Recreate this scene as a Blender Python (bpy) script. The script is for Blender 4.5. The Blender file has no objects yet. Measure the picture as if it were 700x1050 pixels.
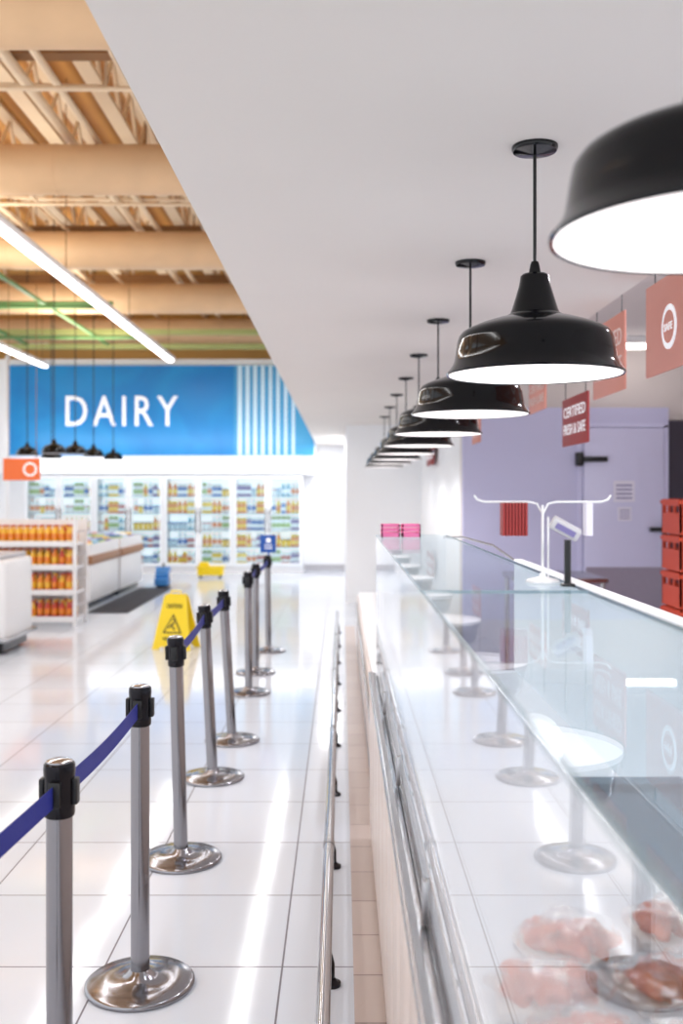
import bpy, bmesh, math, random
from mathutils import Vector, Matrix, noise
random.seed(4)
S=bpy.context.scene
COL=S.collection
try:
    S.view_settings.view_transform='Standard'
    S.view_settings.look='None'
except Exception: pass

# ---------------------------------------------------------------- materials
def lin(c):
    return tuple(((v/255)/12.92 if v/255<=.04045 else ((v/255+.055)/1.055)**2.4) for v in c)
def mat(name,rgb,rough=.5,metal=0,em=0,emc=None,noise_amt=0,bump=0,nscale=20,coat=0,spec=.5):
    m=bpy.data.materials.new(name); m.use_nodes=True
    nt=m.node_tree; p=nt.nodes['Principled BSDF']; c=lin(rgb)+(1,)
    p.inputs['Base Color'].default_value=c
    p.inputs['Roughness'].default_value=rough; p.inputs['Metallic'].default_value=metal
    p.inputs['Specular IOR Level'].default_value=spec
    p.inputs['Coat Weight'].default_value=coat; p.inputs['Coat Roughness'].default_value=.05
    if em:
        p.inputs['Emission Color'].default_value=(lin(emc) if emc else lin(rgb))+(1,)
        p.inputs['Emission Strength'].default_value=em
    if noise_amt or bump:
        tc=nt.nodes.new('ShaderNodeTexCoord'); n=nt.nodes.new('ShaderNodeTexNoise')
        n.inputs['Scale'].default_value=nscale; n.inputs['Detail'].default_value=4
        nt.links.new(tc.outputs['Object'],n.inputs['Vector'])
        if noise_amt:
            mx=nt.nodes.new('ShaderNodeMix'); mx.data_type='RGBA'
            mx.inputs[6].default_value=tuple(v*(1-noise_amt) for v in c[:3])+(1,)
            mx.inputs[7].default_value=tuple(min(1,v*(1+noise_amt)) for v in c[:3])+(1,)
            nt.links.new(n.outputs['Fac'],mx.inputs[0]); nt.links.new(mx.outputs[2],p.inputs['Base Color'])
        if bump:
            b=nt.nodes.new('ShaderNodeBump'); b.inputs['Strength'].default_value=bump; b.inputs['Distance'].default_value=.01
            nt.links.new(n.outputs['Fac'],b.inputs['Height']); nt.links.new(b.outputs[0],p.inputs['Normal'])
    return m
def glass(name,tint,base=.05,amp=.9,powr=4,body=0,bodyc=(220,225,235),rough=.0,bump=0):
    m=bpy.data.materials.new(name); m.use_nodes=True; nt=m.node_tree; nt.nodes.clear()
    out=nt.nodes.new('ShaderNodeOutputMaterial')
    tr=nt.nodes.new('ShaderNodeBsdfTransparent'); tr.inputs[0].default_value=lin(tint)+(1,)
    gl=nt.nodes.new('ShaderNodeBsdfGlossy'); gl.inputs['Roughness'].default_value=rough; gl.inputs[0].default_value=(1,1,1,1)
    lw=nt.nodes.new('ShaderNodeLayerWeight'); lw.inputs[0].default_value=.5
    pw=nt.nodes.new('ShaderNodeMath'); pw.operation='POWER'; pw.inputs[1].default_value=powr
    ma=nt.nodes.new('ShaderNodeMath'); ma.operation='MULTIPLY_ADD'; ma.inputs[1].default_value=amp; ma.inputs[2].default_value=base
    mx=nt.nodes.new('ShaderNodeMixShader')
    L=nt.links.new
    L(lw.outputs['Facing'],pw.inputs[0]); L(pw.outputs[0],ma.inputs[0]); L(ma.outputs[0],mx.inputs[0])
    src=tr
    if body:
        df=nt.nodes.new('ShaderNodeBsdfDiffuse'); df.inputs[0].default_value=lin(bodyc)+(1,)
        m2=nt.nodes.new('ShaderNodeMixShader'); m2.inputs[0].default_value=body
        L(tr.outputs[0],m2.inputs[1]); L(df.outputs[0],m2.inputs[2]); src=m2
    if bump:
        tc=nt.nodes.new('ShaderNodeTexCoord'); n=nt.nodes.new('ShaderNodeTexNoise'); n.inputs['Scale'].default_value=18
        n.inputs['Detail'].default_value=5
        b=nt.nodes.new('ShaderNodeBump'); b.inputs['Strength'].default_value=bump; b.inputs['Distance'].default_value=.02
        L(tc.outputs['Object'],n.inputs['Vector']); L(n.outputs['Fac'],b.inputs['Height'])
        L(b.outputs[0],gl.inputs['Normal']); L(b.outputs[0],lw.inputs['Normal'])
    L(src.outputs[0],mx.inputs[1]); L(gl.outputs[0],mx.inputs[2]); L(mx.outputs[0],out.inputs[0])
    return m
def tile_mat(name,c1,c2,cm,bw,bh,loc,mortar=.0035,rough=.09):
    m=bpy.data.materials.new(name); m.use_nodes=True; nt=m.node_tree; p=nt.nodes['Principled BSDF']
    tc=nt.nodes.new('ShaderNodeTexCoord'); mp=nt.nodes.new('ShaderNodeMapping')
    mp.inputs['Location'].default_value=loc
    br=nt.nodes.new('ShaderNodeTexBrick'); br.offset=0; br.squash=1
    br.inputs['Scale'].default_value=1; br.inputs['Brick Width'].default_value=bw; br.inputs['Row Height'].default_value=bh
    br.inputs['Mortar Size'].default_value=mortar; br.inputs['Mortar Smooth'].default_value=.1
    br.inputs['Color1'].default_value=lin(c1)+(1,); br.inputs['Color2'].default_value=lin(c2)+(1,)
    br.inputs['Mortar'].default_value=lin(cm)+(1,)
    L=nt.links.new
    L(tc.outputs['Object'],mp.inputs[0]); L(mp.outputs[0],br.inputs[0]); L(br.outputs['Color'],p.inputs['Base Color'])
    mr=nt.nodes.new('ShaderNodeMapRange'); mr.inputs['To Min'].default_value=rough; mr.inputs['To Max'].default_value=.6
    L(br.outputs['Fac'],mr.inputs['Value']); L(mr.outputs[0],p.inputs['Roughness'])
    n=nt.nodes.new('ShaderNodeTexNoise'); n.inputs['Scale'].default_value=3
    b=nt.nodes.new('ShaderNodeBump'); b.inputs['Strength'].default_value=.04; b.inputs['Distance'].default_value=.02
    L(tc.outputs['Object'],n.inputs['Vector']); L(n.outputs['Fac'],b.inputs['Height']); L(b.outputs[0],p.inputs['Normal'])
    return m
def wave_mat(name,c1,c2,scale,axis='X',rough=.5,metal=0):
    m=bpy.data.materials.new(name); m.use_nodes=True; nt=m.node_tree; p=nt.nodes['Principled BSDF']
    tc=nt.nodes.new('ShaderNodeTexCoord'); w=nt.nodes.new('ShaderNodeTexWave'); w.bands_direction=axis
    w.inputs['Scale'].default_value=scale
    cr=nt.nodes.new('ShaderNodeMix'); cr.data_type='RGBA'; cr.inputs[6].default_value=lin(c1)+(1,); cr.inputs[7].default_value=lin(c2)+(1,)
    L=nt.links.new
    L(tc.outputs['Object'],w.inputs[0]); L(w.outputs['Fac'],cr.inputs[0]); L(cr.outputs[2],p.inputs['Base Color'])
    p.inputs['Roughness'].default_value=rough; p.inputs['Metallic'].default_value=metal
    b=nt.nodes.new('ShaderNodeBump'); b.inputs['Strength'].default_value=.5; b.inputs['Distance'].default_value=.02
    L(w.outputs['Fac'],b.inputs['Height']); L(b.outputs[0],p.inputs['Normal'])
    return m
def sign_blue():
    m=bpy.data.materials.new('sign_blue'); m.use_nodes=True; nt=m.node_tree; p=nt.nodes['Principled BSDF']
    tc=nt.nodes.new('ShaderNodeTexCoord'); n=nt.nodes.new('ShaderNodeTexNoise'); n.inputs['Scale'].default_value=.8; n.inputs['Distortion'].default_value=1.2
    cr=nt.nodes.new('ShaderNodeMix'); cr.data_type='RGBA'; cr.inputs[6].default_value=lin((0,98,176))+(1,); cr.inputs[7].default_value=lin((16,150,210))+(1,)
    L=nt.links.new
    L(tc.outputs['Object'],n.inputs['Vector']); L(n.outputs['Fac'],cr.inputs[0]); L(cr.outputs[2],p.inputs['Base Color'])
    L(cr.outputs[2],p.inputs['Emission Color']); p.inputs['Emission Strength'].default_value=.15
    p.inputs['Roughness'].default_value=.4
    return m

M=dict(
 tile=tile_mat('floor_tile',(226,232,242),(221,228,239),(120,118,128),.6,.6,(.2,-.365,0)),
 striptile=tile_mat('strip_tile',(214,196,188),(206,188,180),(150,130,124),.3,.3,(0,0,0),.004,.2),
 soffit=mat('soffit_paint',(230,223,217),.75,noise_amt=.02,nscale=2),
 wall=mat('wall_white',(246,246,248),.6,noise_amt=.01),
 wallbeige=mat('wall_beige',(214,204,200),.7,noise_amt=.03,nscale=3),
 lav=mat('wall_lavender',(196,194,224),.45,noise_amt=.03,nscale=2),
 lavd=mat('door_lavender',(206,204,232),.35,noise_amt=.02),
 kick=mat('kick_grey',(150,142,158),.4,metal=.4,noise_amt=.05),
 darkroom=mat('recess_shade',(52,44,58),.6,noise_amt=.2,nscale=2),
 deck=wave_mat('roof_deck',(168,112,50),(212,156,84),1.2,'X',.6),
 upper=mat('upper_wall_gold',(214,170,100),.7,noise_amt=.05,nscale=1),
 duct=mat('duct_tan',(226,190,150),.5,noise_amt=.1,nscale=3,bump=.1),
 joist=mat('joist_tan',(238,216,186),.55,noise_amt=.05),
 joistd=mat('joist_brown',(140,98,58),.6,noise_amt=.05),
 green=mat('pipe_green',(96,140,84),.4,noise_amt=.05),
 greenpale=mat('beam_green',(176,186,120),.5,noise_amt=.05),
 chrome=mat('chrome',(190,190,194),.12,metal=1),
 steel=mat('brushed_steel',(176,174,176),.24,metal=1,bump=.03,nscale=60),
 postst=mat('post_steel',(150,148,152),.18,metal=1,noise_amt=.05,nscale=12),
 dark=mat('dark_chrome',(28,26,32),.2,metal=.6),
 black=mat('black_enamel',(1,1,5),.12,coat=.15,spec=.25),
 blackp=mat('black_plastic',(6,5,10),.4),
 belt=mat('belt_blue',(24,34,132),.6,bump=.2,nscale=200),
 white=mat('white_paint',(238,238,240),.35),
 whiteem=mat('lamp_interior_glow',(255,250,248),.5,em=.7,emc=(255,248,248)),  # emission stands in for bulb light on the white enamel
 bulb=mat('bulb',(255,255,255),.4,em=1.4),
 tube=mat('light_tube',(255,252,250),.4,em=7,emc=(255,250,247)),
 headerglow=mat('header_glow',(255,255,255),.4,em=.9,emc=(245,250,255)),  # glow for the strip added on the cooler header
 coolback=mat('cooler_back_glow',(244,248,252),.4,em=.85,emc=(246,249,252)),  # back panel made to glow so it lights the products; not a lamp
 yellow=mat('yellow_plastic',(246,214,16),.35),
 sblue=sign_blue(),
 sblue2=mat('sign_blue_pale',(60,150,198),.4,em=.1),
 letter=mat('letter_white',(245,246,250),.4,em=.3),
 lettersoft=mat('letter_rose',(240,220,214),.4),
 stripe=mat('stripe_white',(195,220,235),.4,em=.15),
 glassf=glass('front_glass',(252,253,254),.05,.68,4.5),
 glasst=glass('top_glass',(244,249,251),.05,.24,4,body=.04,bodyc=(220,230,236)),
 glassd=glass('door_glass',(240,248,250),.03,.4,5),
 gshelf=glass('grey_shelf_glass',(185,198,206),.08,.3,3,body=.25,bodyc=(150,165,178)),
 gedge=mat('glass_edge',(120,148,154),.15,coat=.3),
 wrap=glass('plastic_wrap',(252,250,248),.05,.7,2,rough=.07,bump=1.0),
 panel=mat('panel_beige',(214,198,190),.3,noise_amt=.02),
 deckw=mat('deck_white',(228,230,236),.3),
 backp=mat('case_back_glow',(200,210,218),.2,noise_amt=.04,nscale=3,em=.22),  # emission brightens the case inside, in place of lamps
 grille=wave_mat('grille',(150,146,148),(205,203,204),26,'Y',.3,.8),
 rubber=mat('rubber',(30,29,32),.6),
 matdark=mat('mat_dark',(46,46,54),.8,bump=.4,nscale=80),
 wood=mat('wood_brown',(156,112,80),.5,noise_amt=.15,nscale=10),
 red=mat('sign_red',(150,34,34),.5),
 redpale=mat('sign_rose',(212,140,124),.5),  # plain pale rose used for the lighter boards
 orange=mat('sign_orange',(232,110,50),.5,em=.1),
 crate=mat('crate_orange',(196,64,32),.5),
 pink=mat('pink_plastic',(232,120,170),.4),
 meat=mat('raw_meat',(226,124,92),.35,noise_amt=.45,nscale=25,bump=.4),
 meatd=mat('raw_meat_dark',(150,40,32),.35,noise_amt=.4,nscale=25,bump=.4),
 fat=mat('fat',(238,200,180),.4,noise_amt=.1),
 foam=mat('foam_tray',(236,230,226),.5),
 foamb=mat('foam_tray_black',(26,26,32),.4),
 bluep=mat('blue_plastic',(18,84,176),.35),
 bluel=mat('light_blue_plastic',(60,134,206),.35),
 paper=mat('paper',(226,222,236),.6),
 ink=mat('ink_black',(20,20,24),.6),
 inkl=mat('ink_violet',(120,112,160),.6),
 grey=mat('grey_plastic',(190,188,192),.4),
)
# ---------------------------------------------------------------- builder
BASE={}
def thing(name,label,cat,loc,group=None,rz=0):
    e=bpy.data.objects.new(name,None); e.empty_display_size=.1; COL.objects.link(e)
    e.location=loc; e.rotation_euler=(0,0,rz); e['label']=label; e['category']=cat
    if group: e['group']=group
    BASE[e.name]=Vector(loc); return e
def text_mesh(txt,width,height,depth=.002,space=1.0,offset=0):
    cu=bpy.data.curves.new('t','FONT'); cu.body=txt; cu.align_x='CENTER'; cu.align_y='CENTER'; cu.extrude=depth
    cu.space_character=space; cu.offset=offset; cu.resolution_u=3
    o=bpy.data.objects.new('t',cu); COL.objects.link(o); bpy.context.view_layer.update()
    me=bpy.data.meshes.new_from_object(o); bpy.data.objects.remove(o); bpy.data.curves.remove(cu)
    xs=[v.co.x for v in me.vertices]; ys=[v.co.y for v in me.vertices]
    w=max(xs)-min(xs); h=max(ys)-min(ys); cx=(max(xs)+min(xs))/2; cy=(max(ys)+min(ys))/2
    sx=width/w; sy=height/h
    for v in me.vertices: v.co=((v.co.x-cx)*sx,(v.co.y-cy)*sy,v.co.z)
    return me
class B:
    def __init__(s): s.bm=bmesh.new()
    def _new(s,geom,m):
        for f in geom: f.material_index=m
    def box(s,x0,x1,y0,y1,z0,z1,m=0,bev=0,seg=2,mtx=None):
        n0=set(s.bm.faces)
        r=bmesh.ops.create_cube(s.bm,size=1)
        vs=r['verts']
        for v in vs: v.co=Vector(((x0+x1)/2+v.co.x*(x1-x0),(y0+y1)/2+v.co.y*(y1-y0),(z0+z1)/2+v.co.z*(z1-z0)))
        if bev:
            es=list({e for v in vs for e in v.link_edges})
            bmesh.ops.bevel(s.bm,geom=es,offset=bev,segments=seg,affect='EDGES',profile=.5)
        nf=[f for f in s.bm.faces if f not in n0]
        if mtx is not None:
            for v in {v for f in nf for v in f.verts}: v.co=mtx@v.co
        s._new(nf,m); return s
    def cyl(s,p0,p1,r,r2=None,m=0,seg=20):
        p0=Vector(p0);p1=Vector(p1);d=p1-p0
        mt=Matrix.Translation((p0+p1)/2)@d.to_track_quat('Z','Y').to_matrix().to_4x4()
        n0=set(s.bm.faces)
        bmesh.ops.create_cone(s.bm,cap_ends=True,segments=seg,radius1=r,radius2=r if r2 is None else r2,depth=d.length,matrix=mt)
        s._new([f for f in s.bm.faces if f not in n0],m); return s
    def lathe(s,prof,c=(0,0,0),seg=40,m=0,mats=None):
        c=Vector(c); rings=[]
        for r,z in prof:
            if r<1e-6: rings.append([s.bm.verts.new(c+Vector((0,0,z)))])
            else: rings.append([s.bm.verts.new(c+Vector((r*math.cos(2*math.pi*i/seg),r*math.sin(2*math.pi*i/seg),z))) for i in range(seg)])
        for k in range(len(rings)-1):
            a,b=rings[k],rings[k+1]; mi=mats[k] if mats else m
            for i in range(seg):
                j=(i+1)%seg
                if len(a)==1 and len(b)==1: continue
                if len(a)==1: f=s.bm.faces.new((a[0],b[i],b[j]))
                elif len(b)==1: f=s.bm.faces.new((a[i],a[j],b[0]))
                else: f=s.bm.faces.new((a[i],a[j],b[j],b[i]))
                f.material_index=mi
        return s
    def tube(s,pts,r,m=0,seg=10):
        pts=[Vector(p) for p in pts]; rings=[]; up=Vector((0,0,1))
        for i,p in enumerate(pts):
            t=(pts[min(i+1,len(pts)-1)]-pts[max(i-1,0)]).normalized()
            u=up if abs(t.dot(up))<.9 else Vector((0,1,0))
            a=t.cross(u).normalized(); b=t.cross(a).normalized()
            rings.append([s.bm.verts.new(p+r*(math.cos(2*math.pi*k/seg)*a+math.sin(2*math.pi*k/seg)*b)) for k in range(seg)])
        fs=[]
        for q in range(len(rings)-1):
            for k in range(seg):
                l=(k+1)%seg; fs.append(s.bm.faces.new((rings[q][k],rings[q][l],rings[q+1][l],rings[q+1][k])))
        fs.append(s.bm.faces.new(rings[0][::-1])); fs.append(s.bm.faces.new(rings[-1])); s._new(fs,m); return s
    def prism(s,pts,d,m=0):
        d=Vector(d); a=[s.bm.verts.new(Vector(p)) for p in pts]; b=[s.bm.verts.new(Vector(p)+d) for p in pts]
        fs=[s.bm.faces.new(a),s.bm.faces.new(b[::-1])]; n=len(a)
        for i in range(n): fs.append(s.bm.faces.new((a[i],b[i],b[(i+1)%n],a[(i+1)%n])))
        s._new(fs,m); return s
    def text(s,txt,w,h,mtx,m=0,depth=.002,space=1.0,offset=0):
        me=text_mesh(txt,w,h,depth,space,offset); me.transform(mtx); n0=set(s.bm.faces)
        s.bm.from_mesh(me); s._new([f for f in s.bm.faces if f not in n0],m); bpy.data.meshes.remove(me); return s
    def blob(s,c,rad,amp=.15,seed=0,m=0,sub=3):
        n0=set(s.bm.faces)
        r=bmesh.ops.create_icosphere(s.bm,subdivisions=sub,radius=1)
        for v in r['verts']:
            k=1+amp*noise.noise(v.co*1.7+Vector((seed*7.1,seed,0)))*2
            v.co=Vector(c)+Vector((v.co.x*rad[0]*k,v.co.y*rad[1]*k,v.co.z*rad[2]*k))
        s._new([f for f in s.bm.faces if f not in n0],m); return s
    def out(s,name,mats,parent=None,label=None,cat=None,loc=None,group=None,kind=None,sharp=35,rz=0,split=False):
        if split:
            seen=set(); last=None
            for f0 in list(s.bm.faces):
                if f0 in seen: continue
                isl=[]; st_=[f0]; seen.add(f0)
                while st_:
                    f=st_.pop(); isl.append(f)
                    for e in f.edges:
                        for g in e.link_faces:
                            if g not in seen: seen.add(g); st_.append(g)
                nb=B(); vm={}
                for f in isl:
                    vs=[]
                    for v in f.verts:
                        if v not in vm: vm[v]=nb.bm.verts.new(v.co)
                        vs.append(vm[v])
                    nf=nb.bm.faces.new(vs); nf.material_index=f.material_index
                last=nb.out(name,mats,parent,label,cat,loc,group,kind,sharp,rz)
            s.bm.free(); return last
        base=Vector((0,0,0))
        if parent is not None: base=BASE[parent.name]
        elif loc is not None: base=Vector(loc)
        bmesh.ops.recalc_face_normals(s.bm,faces=s.bm.faces)
        bmesh.ops.translate(s.bm,verts=s.bm.verts,vec=-base)
        me=bpy.data.meshes.new(name); s.bm.to_mesh(me); s.bm.free()
        for k in (mats if isinstance(mats,list) else [mats]): me.materials.append(M[k])
        me.polygons.foreach_set('use_smooth',[True]*len(me.polygons))
        try: me.set_sharp_from_angle(angle=math.radians(sharp))
        except Exception: pass
        o=bpy.data.objects.new(name,me); COL.objects.link(o); BASE[o.name]=base
        if parent is not None: o.parent=parent
        else:
            o.location=base; o.rotation_euler=(0,0,rz)
        if label: o['label']=label
        if cat: o['category']=cat
        if group: o['group']=group
        if kind: o['kind']=kind
        return o
def dup(o,loc=None,parent=None,label=None,rz=None):
    kids=[c for c in o.children]
    n=o.copy(); COL.objects.link(n)
    if parent is not None: n.parent=parent
    if loc is not None: n.location=loc; BASE[n.name]=Vector(loc)
    else: BASE[n.name]=BASE[o.name]
    if rz is not None: n.rotation_euler=(0,0,rz)
    if label: n['label']=label
    for c in kids: dup(c,parent=n)
    return n
def struct(name,bx,m,bev=0):
    return B().box(*bx,bev=bev).out(name,m,kind='structure',loc=((bx[0]+bx[1])/2,(bx[2]+bx[3])/2,bx[4]))
RZX=lambda c:Matrix.Translation(c)@Matrix(((0,0,-1,0),(-1,0,0,0),(0,1,0,0),(0,0,0,1)))   # faces -X
RFY=lambda c:Matrix.Translation(c)@Matrix(((1,0,0,0),(0,0,-1,0),(0,1,0,0),(0,0,0,1)))     # faces -Y

# ---------------------------------------------------------------- structure
B().box(-10,4.2,-3,21,-.1,0).out('floor','tile',kind='structure')
B().box(.04,.16,-1,12,0,.004).out('trim_1','striptile',kind='structure')
struct('ceiling',(-10,-.52,-3,21,6.3,6.4),'deck')
struct('ceiling_soffit',(-.52,1.41,-3,20.74,2.6,2.72),'soffit')
struct('wall_fascia',(-.52,-.42,-3,20.74,2.72,6.3),'soffit')
struct('ceiling_service',(1.41,4.1,-3,9.6,3.05,3.15),'wallbeige')
struct('wall_back',(-10,1.1,20.75,20.9,0,6.3),'wall')
struct('wall_bulkhead',(-10,-.53,20.03,20.74,1.99,4.3),'wall')
struct('wall_upper',(-10,-.53,20.6,20.74,4.3,6.3),'upper')
struct('wall_partition',(.07,1.16,14.5,14.65,0,2.6),'wall')
struct('wall_return',(.07,.17,14.65,20.74,0,2.6),'wall')
struct('wall_service',(1.16,3.12,9.5,9.6,0,2.42),'lav')
struct('wall_header',(1.16,4.1,9.6,9.75,0,3.05),'wallbeige')
struct('door_1',(3.12,4.0,9.52,9.6,0,2.3),'darkroom')  # flat dark panel; its colour stands in for the shaded opening
struct('wall_cold_room',(1.16,1.26,9.75,14.5,0,2.6),'wall')
struct('wall_right',(4.0,4.1,2.5,9.5,0,3.05),'wallbeige')
struct('baseboard_back',(-.78,.07,20.72,20.75,0,.12),'grey')

# ---------------------------------------------------------------- roof gear
d0=(-9.8,6.8,4.9)
du=thing('air_duct','tan round ventilation duct spanning under the warehouse roof','duct',d0,'tan round ducts under the roof')
b=B()
b.cyl((-9.8,6.8,4.9),(-.55,6.8,4.9),.25,seg=36)
b.out('duct_body','duct',du)
b=B()
for i in range(6): b.cyl((-9.3+i*1.6,6.8,4.9),(-9.28+i*1.6,6.8,4.9),.254,seg=36)
b.out('duct_seam','duct',du,split=True)
b=B()
for x in(-8,-5,-2): b.cyl((x,6.8,5.1),(x,6.8,6.3),.012,seg=6)
b.out('hanger_rod','joistd',du,split=True)
for i in(1,2,3,4): dup(du,(-9.8,6.8+3.36*i,4.9))
b=B(); x=-1.6
b.box(x-.08,x+.08,0,20.5,5.66,5.70); b.box(x-.08,x+.08,0,20.5,6.24,6.28)
y=0.3
while y<19.5:
    b.tube([(x,y,5.70),(x,y+.45,6.24)],.025,seg=6); b.tube([(x,y+.45,6.24),(x,y+.9,5.70)],.025,seg=6); y+=.9
jo=b.out('steel_joist','joist',label='tan open-web steel roof joist below the metal deck',cat='roof joist',loc=(x,0,5.66),group='steel joists under the roof deck')
for xx in(-2.45,-3.3,-4.15,-5,-6.7,-8.4): dup(jo,(xx,0,5.66))
b=B(); b.box(-9.9,-.55,5,5.16,5.3,5.34); b.box(-9.9,-.55,5.07,5.09,5.34,5.62); b.box(-9.9,-.55,5,5.16,5.62,5.66)
gi=b.out('roof_girder','joistd',label='brown steel girder running across the roof',cat='girder',loc=(-5.2,5,5.3),group='brown girders across the roof')
for k in range(1,5): dup(gi,(-5.2,5+3.36*k,5.3))
def pipe(name,pts,r,m,label,group=None):
    return B().tube(pts,r,seg=10).out(name,m,label=label,cat='pipe',loc=pts[0],group=group)
for (xx,zz,r) in((-2.5,5.2,.035),(-2.8,5.25,.05),(-4.3,5.22,.04),(-1.9,5.24,.02),(-3.75,5.2,.02),(-5.6,5.2,.03)):
    pipe('conduit_pipe',[(xx,2,zz),(xx,20.5,zz)],r,'joist','cream conduit pipe running along under the roof','cream conduit pipes')
for yy,xa,xb,zz in((8.2,-6,-1.3,5.05),(9.0,-4.6,-2.2,5.4),(11.6,-6,-1.2,5.05),(12.6,-5,-1.6,5.4),(15,-6.2,-1,5.05)):
    pipe('branch_conduit',[(xa,yy,zz),(xa+1.2,yy+.25,zz),(xb,yy+.3,zz),(xb,yy+.3,zz+.9)],.022,'joist','thin cream conduit crossing under the roof and turning up','thin crossing conduits')
for yy,zz in((15.2,4.45),(15.7,4.6),(18.5,4.5)):
    pipe('sprinkler_pipe',[(-9.5,yy,zz),(-3.6,yy,zz)],.035,'green','green painted sprinkler pipe crossing below the ducts','green sprinkler pipes')
pipe('sprinkler_pipe',[(-4.6,12,4.54),(-4.6,19.8,4.54)],.035,'green','green painted sprinkler pipe running along the roof','green sprinkler pipes')
pipe('sprinkler_pipe',[(-6.2,12,4.55),(-6.2,19.8,4.55)],.035,'green','green painted sprinkler pipe running along the roof','green sprinkler pipes')
for yy,zz in((18.9,4.62),(19.6,4.45)):
    B().box(-9.6,-.6,yy,yy+.1,zz,zz+.1).out('service_beam','greenpale',label='pale green steel beam above the dairy sign',cat='beam',loc=(-5,yy,zz),group='pale green beams')
a=[(-6.62,19.7,.0),(-6.62,19.7,4.2)]+[(-6.62+.35*(1-math.cos(t)),19.7,4.2+.35*math.sin(t)) for t in[.3,.6,.9,1.2,1.57]]+[(-5.8,19.7,4.55)]
pipe('riser_pipe',a,.045,'white','white riser pipe bending over beside the dairy sign')
def linlight(x,y0,y1,z,label,ax='y'):
    t=thing('linear_light',label,'ceiling light',(x,(y0+y1)/2,z),'suspended linear lights')
    B().box(x-.09,x+.09,y0,y1,z+.03,z+.09,bev=.01).out('light_housing','white',t)
    B().box(x-.05,x+.05,y0+.02,y1-.02,z,z+.035,bev=.01).out('light_tube','tube',t)
    b=B(); n=max(2,int((y1-y0)/3))
    for i in range(n+1):
        yy=y0+.2+(y1-y0-.4)*i/n; b.cyl((x,yy,z+.09),(x,yy,6.3),.006,seg=6)
    b.out('suspension_wire','joistd',t,split=True)
linlight(-3.12,1,18.2,4.0,'long white linear light hung over the aisle')
linlight(-5.65,6,19,4.0,'long white linear light hung over the far aisle')
linlight(-1.1,1,19,4.0,'long white linear light hung beside the dropped ceiling')
t=thing('service_light','short white linear light under the service ceiling','ceiling light',(2.75,9.2,2.95))
B().box(2.4,3.1,9.15,9.25,2.98,3.05).out('light_housing','white',t); B().box(2.42,3.08,9.16,9.24,2.94,2.985).out('light_tube','tube',t)
t=thing('service_light','short white linear light under the service ceiling','ceiling light',(2.3,5,2.95))
B().box(2.25,2.35,4.2,5.8,2.98,3.05).out('light_housing','white',t); B().box(2.26,2.34,4.22,5.78,2.94,2.985).out('light_tube','tube',t)

# ---------------------------------------------------------------- pendant lamps over counter
U=1.435; LX=.557
L0=(LX,U*2,1.94)
pl=thing('pendant_lamp','glossy black barn style pendant lamp hanging over the glass counter','pendant lamp',L0,'black pendant lamps over the counter')
c=Vector(L0)
outer=[(.012,.292),(.036,.291),(.041,.286),(.043,.272),(.046,.256),(.056,.222),(.066,.190),(.071,.178),(.080,.173),(.084,.169),(.12,.160),(.16,.147),(.19,.135),(.209,.124),(.218,.112),(.222,.098),(.227,.065),(.231,.042),(.236,.030),(.246,.016),(.254,.006),(.252,0),(.247,.002)]
B().lathe(outer,c,72).out('lamp_shade','black',pl,sharp=26)
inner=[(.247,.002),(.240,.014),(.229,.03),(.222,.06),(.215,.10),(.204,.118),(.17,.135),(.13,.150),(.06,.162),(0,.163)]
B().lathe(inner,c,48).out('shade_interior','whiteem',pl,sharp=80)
B().lathe([(0,.03),(.03,.035),(.048,.06),(.045,.09),(.025,.13),(.02,.158)],c,24).out('bulb','bulb',pl)
B().lathe([(0,.33),(.010,.328),(.013,.32),(.016,.305),(.018,.290),(0,.290)],c,24).out('socket_cap','black',pl)
cord=B().cyl(c+Vector((0,0,.32)),(LX,U*2,2.585),.005,seg=8).out('cord','blackp',pl)
can=B().lathe([(0,2.575-1.94),(.02,2.577-1.94),(.062,2.585-1.94),(.066,2.592-1.94),(.066,2.6-1.94),(0,2.6-1.94)],c,32).out('ceiling_canopy','black',pl)
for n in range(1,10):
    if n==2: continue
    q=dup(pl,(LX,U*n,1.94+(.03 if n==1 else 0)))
    if n==1:
        for ch in q.children:
            if ch.name.startswith('ceiling_canopy'): ch.location.z=-.03
F0=(-4.33,15,2.2)
fp=thing('pendant_lamp','black pendant lamp on a long cord over the chilled islands','pendant lamp',F0,'black pendants over the islands')
c=Vector(F0)
B().lathe([(.02,.22),(.03,.2),(.05,.15),(.13,.12),(.17,.07),(.19,.0),(.18,.0)],c,28).out('lamp_shade','black',fp)
B().lathe([(.18,0),(.16,.06),(.1,.1),(0,.11)],c,28).out('shade_interior','white',fp)
B().cyl(c+Vector((0,0,.2)),c+Vector((0,0,4.05)),.008,seg=6).out('cord','blackp',fp)
for yy in(16.2,17.4,18.9): dup(fp,(-4.33,yy,2.24))
for yy,xx in((16.8,-5.3),(18.2,-5.3)): dup(fp,(xx,yy,2.24))

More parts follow.
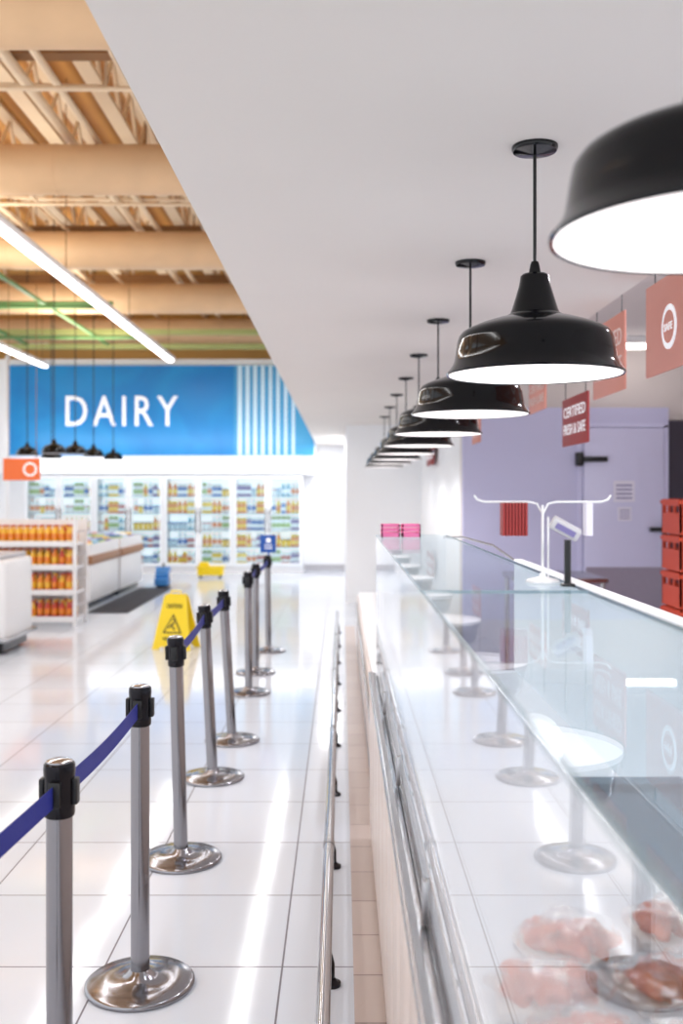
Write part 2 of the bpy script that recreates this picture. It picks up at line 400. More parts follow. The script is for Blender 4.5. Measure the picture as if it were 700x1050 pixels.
# ---------------------------------------------------------------- dairy sign
D=19.97
t=thing('dairy_sign','long blue wall sign reading DAIRY in white capitals','sign',(-3.6,D,2.37))
B().box(-6.66,-2.155,D,20.03,2.365,4.17).out('sign_panel','sblue',t)
B().box(-2.155,-.548,D+.01,20.03,2.365,4.17).out('stripe_panel','sblue2',t,label='pale blue panel with vertical white stripes')
b=B()
for i in range(8):
    x=-2.08+i*.155; b.box(x,x+.085-.004*i,D-.01,D+.01,2.37,4.165)
b.out('stripe','stripe',t,split=True)
b=B(); b.text('DAIRY',2.24,.60,RFY((-4.4,D-.02,3.255)),depth=.02,space=1.25,offset=.0); b.out('lettering','letter',t)
t=thing('header_glow','white glowing panel added to brighten the header above the dairy refrigerators','glow strip',(-3.6,19.98,2.02))  # strip added so the header looks lit; no known fixture
B().box(-6.6,-.8,19.94,20.03,2.02,2.30,bev=.01).out('glow_panel','headerglow',t)
b=B()
for x in(-6.63,-.8): b.box(x,x+.03,19.93,20.03,2.0,2.32)
b.out('end_cap','white',t,split=True)

# ---------------------------------------------------------------- refrigerators
R0=(-6.38,20.0,0)
fr=thing('display_refrigerator','white two-door glass display refrigerator stocked with dairy','refrigerator',R0,'glass-door dairy refrigerators')
x0=-6.38; w=1.4
b=B(); b.box(x0,x0+w,20.06,20.7,0,.14); b.box(x0,x0+w,20.06,20.7,1.88,1.97); b.box(x0,x0+.04,20.06,20.7,.14,1.88); b.box(x0+w-.04,x0+w,20.06,20.7,.14,1.88)
b.out('cabinet_body','white',fr)
B().box(x0+.04,x0+w-.04,20.62,20.68,.14,1.88).out('back_panel','coolback',fr)
SH=[.17,.52,.86,1.2,1.54]
for z in SH: B().box(x0+.04,x0+w-.04,20.12,20.62,z-.02,z).out('shelf','grey',fr)
M['frame']=mat('door_frame_white',(230,234,240),.4,em=.12,emc=(240,244,250))  # slight emission added to brighten the frames
for k in(0,1):
    a0=x0+k*.7+.01; a1=a0+.68
    b=B(); b.box(a0,a0+.06,20,20.05,.14,1.95); b.box(a1-.06,a1,20,20.05,.14,1.95); b.box(a0+.06,a1-.06,20,20.05,.14,.2); b.box(a0+.06,a1-.06,20,20.05,1.89,1.95)
    dr=b.out('door','frame',fr)
    B().box(a0+.06,a1-.06,20.02,20.03,.2,1.89).out('door_glass','glassd',dr)
    hx=a1-.03 if k==0 else a0+.03
    B().tube([(hx,20,.8),(hx,19.96,.82),(hx,19.96,1.28),(hx,20,1.3)],.01,seg=8).out('door_handle','dark',dr)
for k in(1,2,3): dup(fr,(-6.38+1.4*k,20,0))
cols=[(60,112,186),(240,240,244),(245,208,90),(230,140,86),(120,180,205),(198,88,88),(165,190,120),(190,210,225),(130,112,168)]
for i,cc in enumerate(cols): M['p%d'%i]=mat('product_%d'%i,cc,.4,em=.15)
def carton(i,kk,h=1.0):
    b=B(); b.box(-.045,.045,-.045,.045,0,.19*h,0); b.prism([(-.045,-.045,.19*h),(-.045,.045,.19*h),(-.045,0,.19*h+.045)],(.09,0,0),1); b.box(-.045,.045,-.005,.005,.19*h+.04,.19*h+.062,1)
    b.box(-.046,.046,-.046,.046,.05*h,.12*h,1)
    return b.out('milk_carton',['p%d'%i,'p%d'%kk],label='small gable-top milk carton on a cooler shelf',cat='milk carton',loc=(0,0,0),group='dairy packs on the cooler shelves')
def bottle(i,kk):
    b=B(); b.lathe([(0,0),(.04,0),(.043,.01),(.043,.06),(.044,.06),(.044,.15),(.043,.15),(.04,.2),(.018,.24),(.018,.255),(.022,.255),(.022,.278),(0,.28)],seg=14,mats=[0,0,0,1,1,1,0,0,0,1,1,1])
    return b.out('milk_bottle',['p%d'%i,'p%d'%kk],label='plastic milk bottle with a band label on a cooler shelf',cat='bottle',loc=(0,0,0),group='dairy packs on the cooler shelves')
def tub(i,kk):
    b=B(); b.lathe([(0,0),(.04,0),(.05,.14),(.053,.14),(.053,.16),(0,.162)],seg=14,mats=[0,0,1,1,1])
    return b.out('yogurt_tub',['p%d'%i,'p%d'%kk],label='yogurt tub with a coloured lid on a cooler shelf',cat='yogurt tub',loc=(0,0,0),group='dairy packs on the cooler shelves')
protos=[carton(0,1),carton(2,1,1.15),carton(3,2),bottle(1,0),bottle(1,3),bottle(3,2),tub(1,5),tub(7,0),tub(2,8),carton(1,6,1.15),carton(5,1,.85),bottle(2,3),bottle(4,1),carton(8,1,1.1)]
used=set()
for d in range(8):
    for si,z in enumerate(SH):
        k=random.randrange(len(protos))
        for q in range(6):
            if q in(2,4) or random.random()<.25: k=random.randrange(len(protos))
            X=-6.38+d*.7+.1+q*.1
            p=protos[k]
            if k not in used: used.add(k); p.location=(X,20.24,z)
            else: dup(p,(X,20.24+random.uniform(-.01,.01),z))
for k,p in enumerate(protos):
    if k not in used: bpy.data.objects.remove(p)

# ---------------------------------------------------------------- bottle rack
t=thing('bottle_rack','white four-tier shelf rack filled with orange bottles','shelf rack',(-3.9,12.1,0))
X0,X1=-4.5,-3.17
b=B()
for x in(X0,X1-.04):
    b.box(x,x+.04,11.9,11.94,0,1.3); b.box(x,x+.04,12.4,12.44,0,1.3)
b.out('upright','white',t,split=True)
b=B(); b.box(X0+.04,X1-.04,12.4,12.43,.1,1.28); b.out('back_panel','white',t)
RS=[.1,.42,.72,1.0]
for z in RS:
    b=B(); b.box(X0+.04,X1-.04,11.9,12.4,z-.03,z); b.box(X0+.04,X1-.04,11.885,11.9,z-.035,z+.03); b.out('shelf','white',t)
for z in(.25,.56,.86,1.14):
    B().cyl((X1-.02,11.94,z),(X1-.02,12.4,z),.008,seg=8).out('side_rail','grey',t)
M['juice']=mat('juice_orange',(232,132,30),.25,coat=.4); M['juicer']=mat('juice_red',(196,58,32),.25,coat=.4); M['juicey']=mat('juice_amber',(240,184,50),.25,coat=.4)
def jb(m,cap,lab,txt):
    b=B(); b.lathe([(0,0),(.034,0),(.037,.01),(.037,.05),(.038,.05),(.038,.12),(.037,.12),(.034,.145),(.016,.18),(.016,.2),(.019,.2),(.019,.222),(0,.223)],seg=14,mats=[0,0,0,2,2,2,0,0,0,1,1,1])
    return b.out('sauce_bottle',[m,cap,lab],label=txt,cat='bottle',loc=(0,0,0),group='sauce bottles on the rack')
pj=[jb('juicey','juicer','juice','amber sauce bottle with a red cap on the rack'),jb('juice','juicer','juicey','orange sauce bottle with a red cap on the rack'),jb('juicer','juicey','juice','red sauce bottle with an amber cap on the rack')]
us=set()
for si,z in enumerate(RS):
    for q in range(14):
        for r in(0,1,2):
            if r==2 and q<12: continue
            k=[2,1,0,0][si] if random.random()<.75 else random.randrange(3)
            lc=(X0+.1+q*.087,11.96+r*.12,z)
            if k not in us: us.add(k); pj[k].location=lc
            else: dup(pj[k],lc)
t=thing('freezer_cabinet','white chest freezer with rounded top and steel bumper','freezer',(-4.0,10.2,0))
B().box(-4.6,-3.3,9.8,10.65,.12,.94,bev=.04,seg=3).out('cabinet_body','white',t)
B().box(-4.55,-3.35,9.86,10.6,.03,.12).out('base_frame','dark',t)
B().box(-4.63,-3.26,9.76,10.69,.14,.18,bev=.01).out('bumper_rail','steel',t)
B().box(-4.55,-3.35,9.85,10.6,.94,.99,bev=.015).out('lid','grey',t)
b=B()
for x in(-4.45,-3.42):
    for y in(9.92,10.5): b.cyl((x,y,0),(x,y,.04),.025,seg=12)
b.out('foot','rubber',t,split=True)
def island(x0,x1,y0,y1,lab):
    t=thing('chilled_island',lab,'display island',((x0+x1)/2,(y0+y1)/2,0),'chilled islands')
    B().box(x0,x1,y0,y1,.1,.62,bev=.02).out('cabinet_body','white',t)
    B().box(x0+.06,x1-.06,y0+.06,y1-.06,0,.1).out('toe_kick','dark',t)
    B().box(x0-.03,x1+.03,y0-.03,y1+.03,.62,.74,bev=.01).out('wood_band','wood',t)
    b=B(); 
    b.box(x0,x1,y0,y0+.02,.74,.9);b.box(x0,x1,y1-.02,y1,.74,.9);b.box(x1-.02,x1,y0+.02,y1-.02,.74,.9);b.box(x0,x0+.02,y0+.02,y1-.02,.74,.9)
    b.out('top_guard','white',t)
island(-4.4,-3.45,13.7,15.4,'white chilled island with a brown wooden band')
island(-4.4,-3.45,15.6,17.2,'white chilled island with a brown wooden band beside dark mats')
island(-6.4,-5.1,13.7,17.2,'wide white chilled island with a brown wooden band')
def tray(x,y,z,k):
    b=B(); b.box(x-.12,x+.12,y-.14,y+.14,z,z+.17,0,bev=.01); b.box(x-.1,x+.1,y-.12,y+.12,z+.17,z+.2,1,bev=.01)
    b.out('produce_carton',['p%d'%k,'p%d'%((k+3)%9)],label='boxed chilled goods stacked on the island',cat='carton',loc=(x,y,z),group='cartons on the chilled islands')
for i in range(4):
    for jx in range(3): tray(-4.2+jx*.28,13.95+i*.38,.745,(i*2+jx)%9)
for i in range(3): 
    for jx in range(3): tray(-4.2+jx*.28,15.9+i*.4,.745,(i+jx*3)%9)
B().box(-3.4,-2.86,13.3,16.8,0,.012,bev=.004).out('floor_mat','matdark',label='dark rubber floor mat beside the chilled islands',cat='floor mat',loc=(-3.1,15,0))
t=thing('hanging_sign','orange hanging board with a round white emblem','sign',(-4.5,13.6,1.77))
B().box(-4.62,-4.12,13.6,13.62,1.78,2.08).out('sign_board','orange',t)
b=B(); b.cyl((-4.25,13.6,1.93),(-4.25,13.59,1.93),.095,seg=28); b.out('emblem','letter',t)
b=B(); b.cyl((-4.25,13.59,1.93),(-4.25,13.585,1.93),.07,seg=28); b.out('emblem_centre','orange',t)
b=B(); b.cyl((-4.55,13.61,2.08),(-4.55,13.61,6.3),.005,seg=6); b.cyl((-4.17,13.61,2.08),(-4.17,13.61,6.3),.005,seg=6); b.out('hanging_wire','joistd',t,split=True)

# ---------------------------------------------------------------- stanchions
SP=[(-.76,1.1),(-.66,2.33),(-.655,3.24),(-.70,4.35),(-.722,5.59),(-.705,6.43),(-.742,7.97),(-.765,8.88),(-.74,10.1)]
LEAN=[0,0,0,-.026,-.05,-.06,-.008,0,-.01]
s0=(SP[0][0],SP[0][1],0); c=Vector(s0)
st=thing('stanchion','brushed steel queue stanchion on a round weighted base','stanchion',s0,'queue stanchions along the counter')
B().lathe([(0,0),(.174,0),(.177,.006),(.176,.014),(.168,.02),(.11,.024),(.06,.028),(.046,.036),(.036,.05),(.031,.055)],c,56).out('base','postst',st,sharp=60)
B().lathe([(.0305,.03),(.0305,.86)],c,32).out('post','postst',st)
b=B(); b.lathe([(.031,.845),(.035,.848),(.036,.855),(.036,.868),(.0355,.872),(.0355,.935),(.036,.94),(.037,.955),(.036,.968),(.032,.972),(0,.973)],c,32)
b.out('belt_head','dark',st)
for k in range(4):
    b=B()
    a=k*math.pi/2; dx,dy=math.cos(a),math.sin(a)
    mt=Matrix.Translation(c+Vector((dx*.038,dy*.038,.905)))@Matrix.Rotation(a,4,'Z')
    b.box(-.005,.007,-.014,.014,-.03,.03,bev=.003,mtx=mt)
    b.out('belt_clip','blackp',st)
B().lathe([(.030,.970),(.030,.976),(.02,.979),(0,.98)],c,28).out('top_cap','chrome',st)
stan=[st]
for i,p in enumerate(SP[1:],1):
    n=dup(st,(p[0],p[1],0)); stan.append(n)
    if LEAN[i]:
        for ch in n.children:
            if not ch.name.startswith('base'): ch.rotation_euler=(0,LEAN[i],0)
def belt(i,j):
    a=Vector((SP[i][0]+.9*math.sin(LEAN[i]),SP[i][1],.90)); e=Vector((SP[j][0]+.9*math.sin(LEAN[j]),SP[j][1],.90)); d=(e-a).normalized()
    a+=d*.045; e-=d*.045; n=12; side=Vector((-d.y,d.x,0))*.0012
    b=B(); V=[]
    for k in range(n+1):
        f=k/n; p=a.lerp(e,f); p.z-=.012*math.sin(math.pi*f)
        V.append([b.bm.verts.new(p+side*s1+Vector((0,0,h))) for s1,h in((1,-.025),(1,.025),(-1,.025),(-1,-.025))])
    for k in range(n):
        for q in range(4): b.bm.faces.new((V[k][q],V[k][(q+1)%4],V[k+1][(q+1)%4],V[k+1][q]))
    b.bm.faces.new(V[0]); b.bm.faces.new(V[-1][::-1])
    BASE[stan[i].name]=Vector((SP[i][0],SP[i][1],0))
    b.out('belt','belt',stan[i],label='navy blue retractable belt')
for i,jj in((0,1),(1,2),(3,4),(4,5),(6,7),(7,8)): belt(i,jj)
p=SP[8]; c=Vector((p[0],p[1],0))
b=B(); b.box(p[0]-.085,p[0]+.075,p[1]-.01,p[1]+.01,1.0,1.18,bev=.006); b.cyl((p[0],p[1],.975),(p[0],p[1],1.01),.012)
sp=b.out('sign_panel','bluep',stan[8],label='small blue sign panel clipped on top')
b=B(); b.box(p[0]-.04,p[0]+.04,p[1]-.013,p[1]-.01,1.04,1.05); b.box(p[0]-.04,p[0]+.04,p[1]-.013,p[1]-.01,1.07,1.08); b.cyl((p[0],p[1]-.01,1.125),(p[0],p[1]-.013,1.125),.025); b.out('sign_print','letter',sp)
stan[8]['label']='brushed steel stanchion topped by a small blue sign'

# ---------------------------------------------------------------- floor rail
RE=12.4; RX=-.053
t=thing('bumper_rail','low polished steel tube rail bolted along the floor','floor rail',(RX,6,0))
B().tube([(RX,.6,.02),(RX,.6,.10),(RX,.62,.125),(RX,.68,.13)]+[(RX,y,.13) for y in(3,6,9)]+[(RX,RE-.1,.13),(RX,RE-.03,.125),(RX,RE,.1),(RX,RE,.02)],.022,seg=16).out('rail_tube','chrome',t)
y=1.2
while y<RE-.2:
    b=B()
    b.tube([(RX,y,.125),(-.04,y,.10),(-.032,y,.07),(-.032,y,.01)],.010,seg=8); b.lathe([(0,.0),(.03,0),(.03,.010),(.018,.016),(.013,.022)],(-.032,y,0),20); y+=1.02
    b.out('rail_foot','dark',t)
b=B(); y=2.1
while y<RE-.4: b.cyl((RX,y,.13),(RX,y+.05,.13),.0245,seg=16); y+=2.04
b.out('rail_coupling','steel',t,split=True)

# ---------------------------------------------------------------- glass display counter
YA,YB=-.8,4.62; JT=1.96; TZ=1.41
t=thing('display_counter','long glass-fronted meat display counter with a glass top','display counter',(.5,2,0))
B().box(.21,.85,YA,YB,0,.08).out('toe_kick','rubber',t)
b=B(); y=YA
while y<YB-.01:
    y2=min(y+.302,YB); b.box(.13,.16,y+.002,y2-.002,.075,.735,bev=.002); y=y2
b.out('front_panel','panel',t,split=True)
B().box(.16,.88,YA,YB,.08,.755).out('case_body','rubber',t)
B().box(.124,.160,YA,YB,.738,.772,bev=.005).out('steel_sill','steel',t)
B().box(.132,.145,YA,YB,.772,.775).out('air_grille','grille',t)
B().box(.174,.86,YA+.02,YB-.02,.755,.785).out('deck','deckw',t)
for y0,y1 in((YA,JT-.001),(JT+.001,3.3),(3.302,YB)):
    B().box(.160,.167,y0,y1,.774,TZ-.010).out('front_glass','glassf',t)
y=YA+.903
while y<YB-.1:
    b=B(); b.box(.154,.174,y-.012,y+.012,.776,.86,bev=.003); b.out('glass_clamp','steel',t); y+=.903
for y0,y1 in((YA,JT-.003),(JT+.003,YB)):
    B().box(.158,.485,y0,y1,TZ-.008,TZ,bev=.0015,seg=1).out('top_glass','glasst',t)
b=B()
for y0,y1 in((YA,JT-.003),(JT+.003,YB)):
    b.box(.157,.158,y0,y1,TZ-.007,TZ-.001); b.box(.485,.4865,y0,y1,TZ-.007,TZ-.001)
b.out('glass_edge','gedge',t,split=True)
B().box(.16,.484,JT-.002,JT+.002,TZ-.007,TZ-.001).out('top_joint','gedge',t)
nd=2; dy=(YB-YA)/nd
for i in range(nd):
    y0=YA+i*dy
    B().box(.80,.812,y0+.004,y0+dy-.004,.785,1.285).out('rear_panel','backp',t)
B().box(.795,.84,YA,YB,1.285,1.296,bev=.003).out('rear_ledge','white',t)
for y in(YA+.06,YB-.02):
    b=B(); b.tube([(.80,y,1.29),(.70,y,1.36),(.56,y,TZ-.012),(.47,y,TZ-.012)],.005,seg=8); b.out('top_support','steel',t)
B().box(.45,.66,YA+.1,JT-.02,1.04,1.048).out('inner_shelf','gshelf',t,label='smoky glass inner shelf')
for y in(YA+.12,.9,JT-.05):
    b=B(); b.box(.79,.80,y-.008,y+.008,.95,1.10); b.box(.46,.80,y-.006,y+.006,1.028,1.04); b.out('shelf_bracket','steel',t)
B().box(.17,.484,YB-.01,YB,.785,TZ-.015).out('end_glass','glassf',t)
t=thing('chest_freezer','low chest freezer with a white lid','chest freezer',(.5,8,0))
B().box(.16,.9,4.8,10.6,.08,.52,bev=.015).out('cabinet_body','panel',t)
B().box(.2,.86,4.85,10.55,0,.08).out('toe_kick','rubber',t)
B().box(.145,.16,4.8,10.6,.40,.44,bev=.004).out('bumper_strip','steel',t)
B().box(.18,.88,4.83,10.57,.52,.55,bev=.005).out('freezer_lid','white',t)
def basket(x,y,w,l,h,z,lab):
    t=thing('pink_basket',lab,'basket',(x,y,z),'pink baskets on the counter top')
    b=B(); b.box(x-w/2,x+w/2,y-l/2,y+l/2,z,z+.006)
    for q in range(3):
        zz=z+.006+q*(h/3); 
        b.box(x-w/2,x+w/2,y-l/2,y-l/2+.004,zz,zz+h/4.5); b.box(x-w/2,x+w/2,y+l/2-.004,y+l/2,zz,zz+h/4.5)
        b.box(x-w/2,x-w/2+.004,y-l/2,y+l/2,zz,zz+h/4.5); b.box(x+w/2-.004,x+w/2,y-l/2,y+l/2,zz,zz+h/4.5)
    for sx in(-1,1):
        for sy in(-1,1): b.box(x+sx*(w/2-.003)-.003,x+sx*(w/2-.003)+.003,y+sy*(l/2-.003)-.003,y+sy*(l/2-.003)+.003,z,z+h)
    b.out('basket_body','pink',t)
basket(.215,4.4,.08,.12,.055,TZ,'small pink plastic basket on the far counter top')
basket(.305,4.4,.08,.12,.055,TZ,'small pink plastic basket on the far counter top')

# tag rack
rx,ry,rz_=.43,2.13,TZ
t=thing('tag_rack','white wire rack with curved arms holding red tags','tag rack',(rx,ry,rz_))
b=B(); b.lathe([(0,0),(.035,0),(.036,.004),(.03,.007),(.008,.012),(.006,.02)],(rx,ry,rz_),28); b.out('base','white',t)
b=B(); b.tube([(rx,ry,rz_+.01),(rx,ry,rz_+.165)],.003,seg=8); b.tube([(rx+.012,ry,rz_+.008),(rx+.012,ry,rz_+.14)],.0022,seg=8)
b.tube([(rx-.03,ry,rz_+.172),(rx-.012,ry,rz_+.168),(rx,ry,rz_+.145),(rx,ry,rz_+.12)],.0022,seg=8)
b.tube([(rx+.03,ry,rz_+.172),(rx+.012,ry,rz_+.168),(rx,ry,rz_+.145)],.0022,seg=8)
b.out('pole','white',t)
b=B()
b.tube([(rx-.146,ry,rz_+.186),(rx-.14,ry,rz_+.177),(rx-.125,ry,rz_+.172),(rx-.03,ry,rz_+.172)],.0024,seg=8)
b.tube([(rx+.03,ry,rz_+.172),(rx+.125,ry,rz_+.172),(rx+.14,ry,rz_+.177),(rx+.146,ry,rz_+.186)],.0024,seg=8)
b.out('arm','white',t,split=True)
b=B()
for q in range(8): b.box(rx-.088+q*.0068,rx-.083+q*.0068,ry-.02,ry+.02,rz_+.10,rz_+.17)
b.out('tag','red',t,label='red hanging tag',split=True)
b=B(); b.box(rx+.090,rx+.104,ry-.015,ry+.015,rz_+.10,rz_+.17); b.out('white_tag','paper',t)
t=thing('scale_display','grey scale display head on a black pole','scale display',(.463,2.04,TZ))
B().box(.450,.476,2.025,2.055,TZ,TZ+.006,bev=.002).out('base','blackp',t)
B().cyl((.463,2.04,TZ+.004),(.463,2.04,1.505),.007,seg=16).out('pole','blackp',t)
mt=Matrix.Translation((.460,2.04,1.527))@Matrix.Rotation(.5,4,'Y')@Matrix.Rotation(.3,4,'X')
B().box(-.034,.030,-.010,.010,-.013,.013,bev=.004,mtx=mt).out('display_head','grey',t)
B().box(-.024,.020,-.0115,-.0095,-.006,.006,mtx=mt).out('display_screen','inkl',t)

def meatpack(x,y,z,rot,m,seed,w=.18,l=.14,lab='pink raw meat wrapped in clear plastic on a foam tray'):
    t=thing('meat_package',lab,'packaged meat',(x,y,z),'wrapped meat in the display case',rz=rot)
    b=B(); b.box(x-w/2,x+w/2,y-l/2,y+l/2,z+.001,z+.02,bev=.008); b.out('foam_tray','foamb' if m=='meatd' else 'foam',t)
    b=B()
    for q in range(3): b.blob((x+(q-1)*w*.25,y+random.uniform(-.015,.015),z+.032),(w*.19,l*.42,.022),.3,seed+q,m=0)
    b.blob((x+w*.1,y-.01,z+.044),(w*.08,l*.2,.012),.3,seed+9,m=1)
    b.out('meat_cut',[m,'fat'],t,sharp=180)
    n0=B(); n0.blob((x,y,z+.03),(w*.56,l*.58,.038),.16,seed+3,sub=4); 
    for v in n0.bm.verts: v.co.z=max(v.co.z,z+.002)
    n0.out('plastic_wrap','wrap',t,sharp=180)
k=0
for (x,y,r,m) in((.40,1.76,.15,'meat'),(.62,1.82,-.1,'meat'),(.33,1.58,-.1,'meat'),(.54,1.61,.12,'meat'),(.71,1.66,.1,'meatd'),(.34,1.42,.1,'meat'),(.55,1.44,.1,'meatd'),(.71,1.48,.2,'meatd'),(.33,1.26,.1,'meat'),(.55,1.26,-.1,'meat')):
    k+=1; meatpack(x,y,.786,r,m,k,w=.17,l=.13,lab='dark red raw meat wrapped in clear plastic on a black tray' if m=='meatd' else 'pink raw meat wrapped in clear plastic on a foam tray')

# ---------------------------------------------------------------- service side signs
def board(yc,L,z0,z1,m,lab,txt=True,emb=False,x=1.43,lm='letter'):
    t=thing('hanging_sign',lab,'sign',(x,yc,z0),'red hanging signs over the service side')
    B().box(x,x+.012,yc-L/2,yc+L/2,z0,z1,bev=.002).out('sign_board',m,t)
    zt=2.6 if x<1.41 else 3.05
    b=B(); b.cyl((x+.006,yc-L*.4,z1),(x+.006,yc-L*.4,zt),.003,seg=6); b.cyl((x+.006,yc+L*.4,z1),(x+.006,yc+L*.4,zt),.003,seg=6)
    b.out('hanging_wire','blackp',t,split=True)
    h=z1-z0
    if txt:
        off=-L*.2 if emb else 0; ww=L*.5 if emb else L*.86; hh=.13 if emb else .22
        for s_,zf in(('CERTIFIED',.70),('FRESH & SAFE',.34)):
            b=B(); b.text(s_,ww,h*hh,RZX((x-.002,yc+off,z0+h*zf)),depth=.001); b.out('lettering',lm,t)
    if emb:
        ey=yc+L*.22; r=.085
        b=B(); b.cyl((x,ey,z0+h*.45),(x-.003,ey,z0+h*.45),r*1.15,seg=30); b.out('emblem','letter',t)
        b=B(); b.cyl((x-.003,ey,z0+h*.45),(x-.005,ey,z0+h*.45),r*.85,seg=30); b.out('emblem_centre',m,t)
        b=B(); b.text('SAFE',r*1.3,r*.4,RZX((x-.006,ey,z0+h*.45)),depth=.001,offset=.01); b.out('emblem_lettering','letter',t)
board(4.08,1.2,2.14,2.56,'redpale','pale red hanging board with a round white emblem',True,True,lm='lettersoft')
board(5.35,.62,2.13,2.53,'redpale','pale red hanging board with soft lettering',lm='lettersoft')
board(6.12,.66,1.90,2.2,'red','deep red hanging sign reading CERTIFIED FRESH & SAFE')
board(7.3,.6,2.2,2.45,'redpale','pale red hanging board over the service aisle',lm='lettersoft')
board(8.9,.5,2.05,2.3,'redpale','pale red hanging board over the service aisle',x=1.2,lm='lettersoft')
board(12.4,.9,1.95,2.25,'red','deep red hanging sign near the rear wall',x=1.1)

DW=9.5
t=thing('cold_room_door','lavender insulated cold room door with a grey kick plate','door',(2.68,DW,0))
B().box(2.3,3.06,DW-.05,DW,.06,2.22,bev=.006).out('door_panel','lavd',t)
B().box(2.32,3.04,DW-.056,DW-.05,.1,.9).out('kick_plate','kick',t)
b=B(); b.box(2.25,2.29,DW-.02,DW,0,2.25); b.box(3.07,3.11,DW-.02,DW,0,2.25); b.box(2.25,3.11,DW-.02,DW,2.23,2.27); b.out('door_frame','lavd',t)
b=B(); b.box(2.22,2.52,DW-.085,DW-.05,1.90,1.95,bev=.008); b.box(2.22,2.29,DW-.1,DW-.03,1.86,1.99,bev=.01); b.out('hinge','blackp',t,label='black strap hinge')
b=B(); b.box(2.22,2.45,DW-.085,DW-.05,.55,.6,bev=.008); b.out('hinge','blackp',t)
b=B(); b.box(2.92,3.08,DW-.1,DW-.05,1.24,1.28,bev=.008); b.box(3.04,3.08,DW-.1,DW-.04,1.2,1.32,bev=.008); b.out('door_handle','blackp',t)
def notice(x,z,w,h,lab):
    t=thing('paper_notice',lab,'notice',(x,DW-.052,z))
    B().box(x,x+w,DW-.054,DW-.0505,z,z+h).out('paper_sheet','paper',t)
    b=B()
    for q in range(4): b.box(x+w*.12,x+w*.88,DW-.056,DW-.0535,z+h*(.15+.2*q),z+h*(.22+.2*q))
    b.out('print','inkl',t)
notice(2.58,1.52,.2,.2,'white printed notice taped on the cold room door')
notice(2.62,1.34,.13,.13,'small white printed notice taped on the door')
def crate(x0,y0,z0,lab='orange plastic crate in a tall stack'):
    w,l,h=.56,.4,.25; b=B()
    b.box(x0,x0+w,y0,y0+l,z0,z0+.015)
    for (a,c2,d,e) in((x0,x0+w,y0,y0+.015),(x0,x0+w,y0+l-.015,y0+l),(x0,x0+.015,y0,y0+l),(x0+w-.015,x0+w,y0,y0+l)):
        b.box(a,c2,d,e,z0+.015,z0+.15); b.box(a,c2,d,e,z0+.20,z0+h)
    n=4
    for q in range(n+1):
        xx=x0+(w-.03)*q/n; b.box(xx,xx+.03,y0,y0+.015,z0+.15,z0+.20); b.box(xx,xx+.03,y0+l-.015,y0+l,z0+.15,z0+.20)
    for q in range(4):
        yy=y0+(l-.03)*q/3; b.box(x0,x0+.015,yy,yy+.03,z0+.15,z0+.20); b.box(x0+w-.015,x0+w,yy,yy+.03,z0+.15,z0+.20)
    b.box(x0-.012,x0+w+.012,y0-.012,y0,z0+h-.035,z0+h-.01); b.box(x0-.012,x0,y0,y0+l,z0+h-.035,z0+h-.01)
    return b.out('plastic_crate','crate',label=lab,cat='crate',loc=(x0,y0,z0),group='stacked orange crates')
cr=crate(2.38,7.0,0)
for q in range(1,6): dup(cr,(2.38,7.0,.262*q))
t=thing('prep_table','stainless steel preparation table by the cold room','table',(1.9,8.6,0))
B().box(1.45,2.2,8.2,9.0,.86,.9,bev=.006).out('table_top','steel',t)
b=B()
for x in(1.49,2.16):
    for y in(8.24,8.96): b.cyl((x,y,0),(x,y,.86),.02,seg=12)
b.out('leg','steel',t,split=True)

# ---------------------------------------------------------------- wet floor sign
wx,wy=-1.71,10.3
t=thing('wet_floor_sign','yellow folding caution wet floor sign standing on the tiles','wet floor sign',(wx,wy,0),rz=-.25)
def wpanel(sgn,name):
    th=.2; mt=Matrix.Translation((wx,wy+sgn*.135,0))@Matrix.Rotation(sgn*th,4,'X')
    b=B(); pts=[(-.21,0,0),(-.14,0,0),(-.12,0,.03),(.12,0,.03),(.14,0,0),(.21,0,0),(.125,0,.54),(.10,0,.57),(-.10,0,.57),(-.125,0,.54)]
    b.prism([mt@Vector(p) for p in pts],mt.to_3x3()@Vector((0,.014,0)))
    return b,mt
for sg in(-1,1):
    b,mt=wpanel(sg,'p'); 
    pn=b.out('panel','yellow',t)
    if sg==-1:
        F=mt@Matrix(((1,0,0,0),(0,0,-1,-.001),(0,1,0,0),(0,0,0,1)))
        b=B(); b.prism([F@Vector(p) for p in((-.105,.17,0),(.105,.17,0),(0,.37,0))],F.to_3x3()@Vector((0,0,.002)),0)
        b.text('CAUTION',.17,.045,F@Matrix.Translation((0,.45,.001)),m=0,offset=.01)
        b.text('WET FLOOR',.2,.035,F@Matrix.Translation((0,.11,.001)),m=0,offset=.01)
        b.out('print','ink',pn)
        b=B(); b.prism([F@Vector(p) for p in((-.082,.183,.0025),(.082,.183,.0025),(0,.340,.0025))],F.to_3x3()@Vector((0,0,.001)),0); b.out('triangle_field','yellow',pn)
        k=1.45
        P=lambda u,v:F@Vector((u*k,.195+(v-.212)*k,.0036))
        b=B(); b.cyl(P(.004,.287),F@Vector((.004*k,.195+(.287-.212)*k,.0045)),.010,seg=12)
        b.prism([P(*q) for q in((.005,.276),(.018,.268),(-.002,.25),(.024,.222),(.014,.216),(-.01,.243),(-.03,.225),(-.035,.233),(-.012,.258))],F.to_3x3()@Vector((0,0,.001)))
        b.out('falling_figure','ink',pn)
b=B(); b.tube([(wx-.06,wy,.55),(wx-.055,wy,.59),(wx+.055,wy,.59),(wx+.06,wy,.55)],.01,seg=8); b.out('handle','yellow',t)
t=thing('mop_bucket','low yellow mop bucket on the tiles near the coolers','mop bucket',(-2.5,18.9,0))
b=B(); b.box(-2.72,-2.24,18.75,19.05,.05,.2,bev=.03); b.box(-2.74,-2.22,18.73,19.07,.19,.22,bev=.01); b.out('bucket_body','yellow',t)
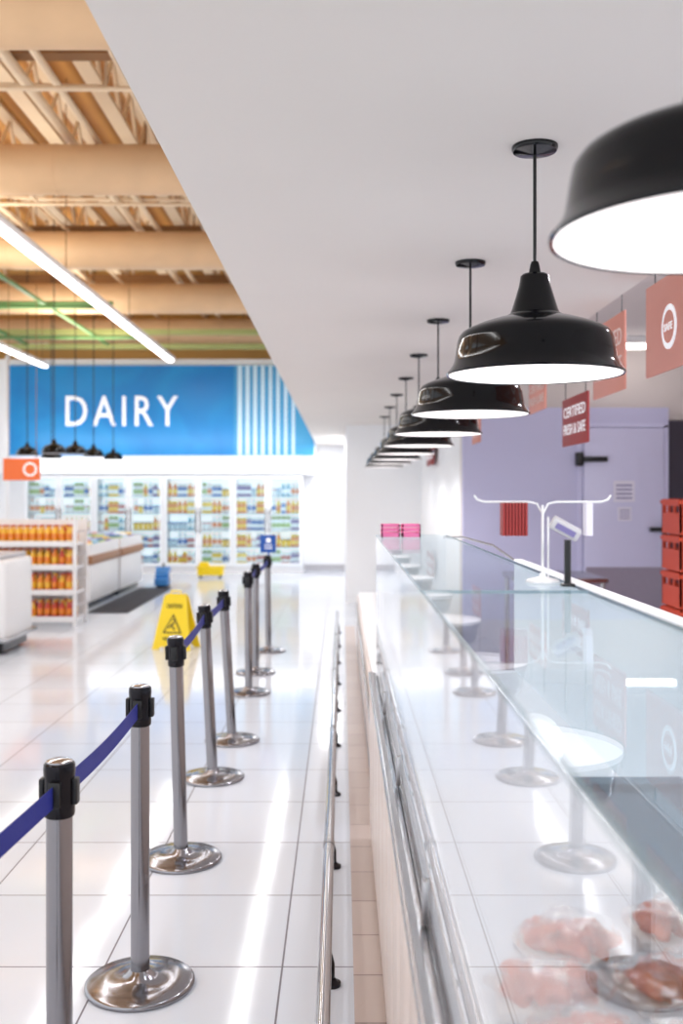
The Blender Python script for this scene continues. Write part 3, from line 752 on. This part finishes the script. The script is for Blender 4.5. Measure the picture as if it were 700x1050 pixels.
b=B(); b.prism([(-2.7,18.8,.22),(-2.5,18.8,.22),(-2.54,18.8,.3),(-2.68,18.8,.3)],(0,.2,0)); b.out('wringer','yellow',t)
b=B()
for x in(-2.67,-2.30):
    for y in(18.79,19.01): b.cyl((x-.01,y,.03),(x+.01,y,.03),.03,seg=12)
b.out('caster','rubber',t,split=True)
t=thing('floor_blower','light blue plastic air mover drying the floor','air blower',(-3.05,17.1,.0))
b=B(); b.cyl((-3.17,17.1,.19),(-2.95,17.1,.19),.155,seg=28); b.box(-3.17,-2.95,16.85,17.1,.04,.16,bev=.01); b.out('housing','bluel',t)
b=B(); b.cyl((-2.95,17.1,.19),(-2.94,17.1,.19),.09,seg=24); b.out('intake_grille','grey',t)
b=B(); b.box(-3.15,-2.97,16.95,17.25,0,.045); b.out('foot','rubber',t)
b=B(); b.tube([(-3.06,17.02,.33),(-3.06,17.03,.39),(-3.06,17.17,.39),(-3.06,17.18,.33)],.012,seg=8); b.out('handle','rubber',t)

# ---------------------------------------------------------------- lights
def area(loc,rot,sx,sy,e,c):
    l=bpy.data.lights.new('area','AREA'); l.shape='RECTANGLE'; l.size=sx; l.size_y=sy; l.energy=e; l.color=c
    o=bpy.data.objects.new('ceiling_area_light',l); o.location=loc; o.rotation_euler=rot; COL.objects.link(o); return o
for yy in(4,10,16): area((-3.12,yy,3.97),(0,0,0),.15,5,34,(.96,.98,1))
for yy in(5,11,17): area((-1.1,yy,3.97),(0,0,0),.12,5,10,(.96,.98,1))
area((-3.6,19.2,2.7),(math.radians(60),0,0),5.5,.15,20,(.95,.98,1))
area((-.2,18.5,2.59),(0,0,0),.3,3,45,(.97,.98,1))  # added to brighten the far wall beside the coolers; no lamp known there
area((2.3,5,2.93),(0,0,0),.1,1.5,50,(.9,.9,1))
for n in range(1,10):
    l=bpy.data.lights.new('pendant_bulb','SPOT'); l.energy=17; l.shadow_soft_size=.08; l.color=(1,.99,.99); l.spot_size=math.radians(160); l.spot_blend=.6
    if n==9: l.energy=6
    o=bpy.data.objects.new('pendant_bulb_light',l); o.location=(LX,U*n,1.935); COL.objects.link(o)
for yy in(5,11,17):
    area((-4.6,yy,4.2),(math.pi,0,0),1.2,4,75,(1,.88,.70))
w=bpy.data.worlds.new('World'); S.world=w; w.use_nodes=True
w.node_tree.nodes['Background'].inputs[0].default_value=(.93,.965,1,1)
w.node_tree.nodes['Background'].inputs[1].default_value=1.6

cam=bpy.data.cameras.new('cam'); co=bpy.data.objects.new('camera',cam); COL.objects.link(co)
co.location=(0,0,1.6); co.rotation_euler=(math.pi/2,0,0)
cam.sensor_fit='VERTICAL'; cam.sensor_height=36; cam.sensor_width=24; cam.lens=35
cam.shift_y=-19/1050
cam.dof.use_dof=True; cam.dof.focus_distance=3.0; cam.dof.aperture_fstop=2.4
S.camera=co
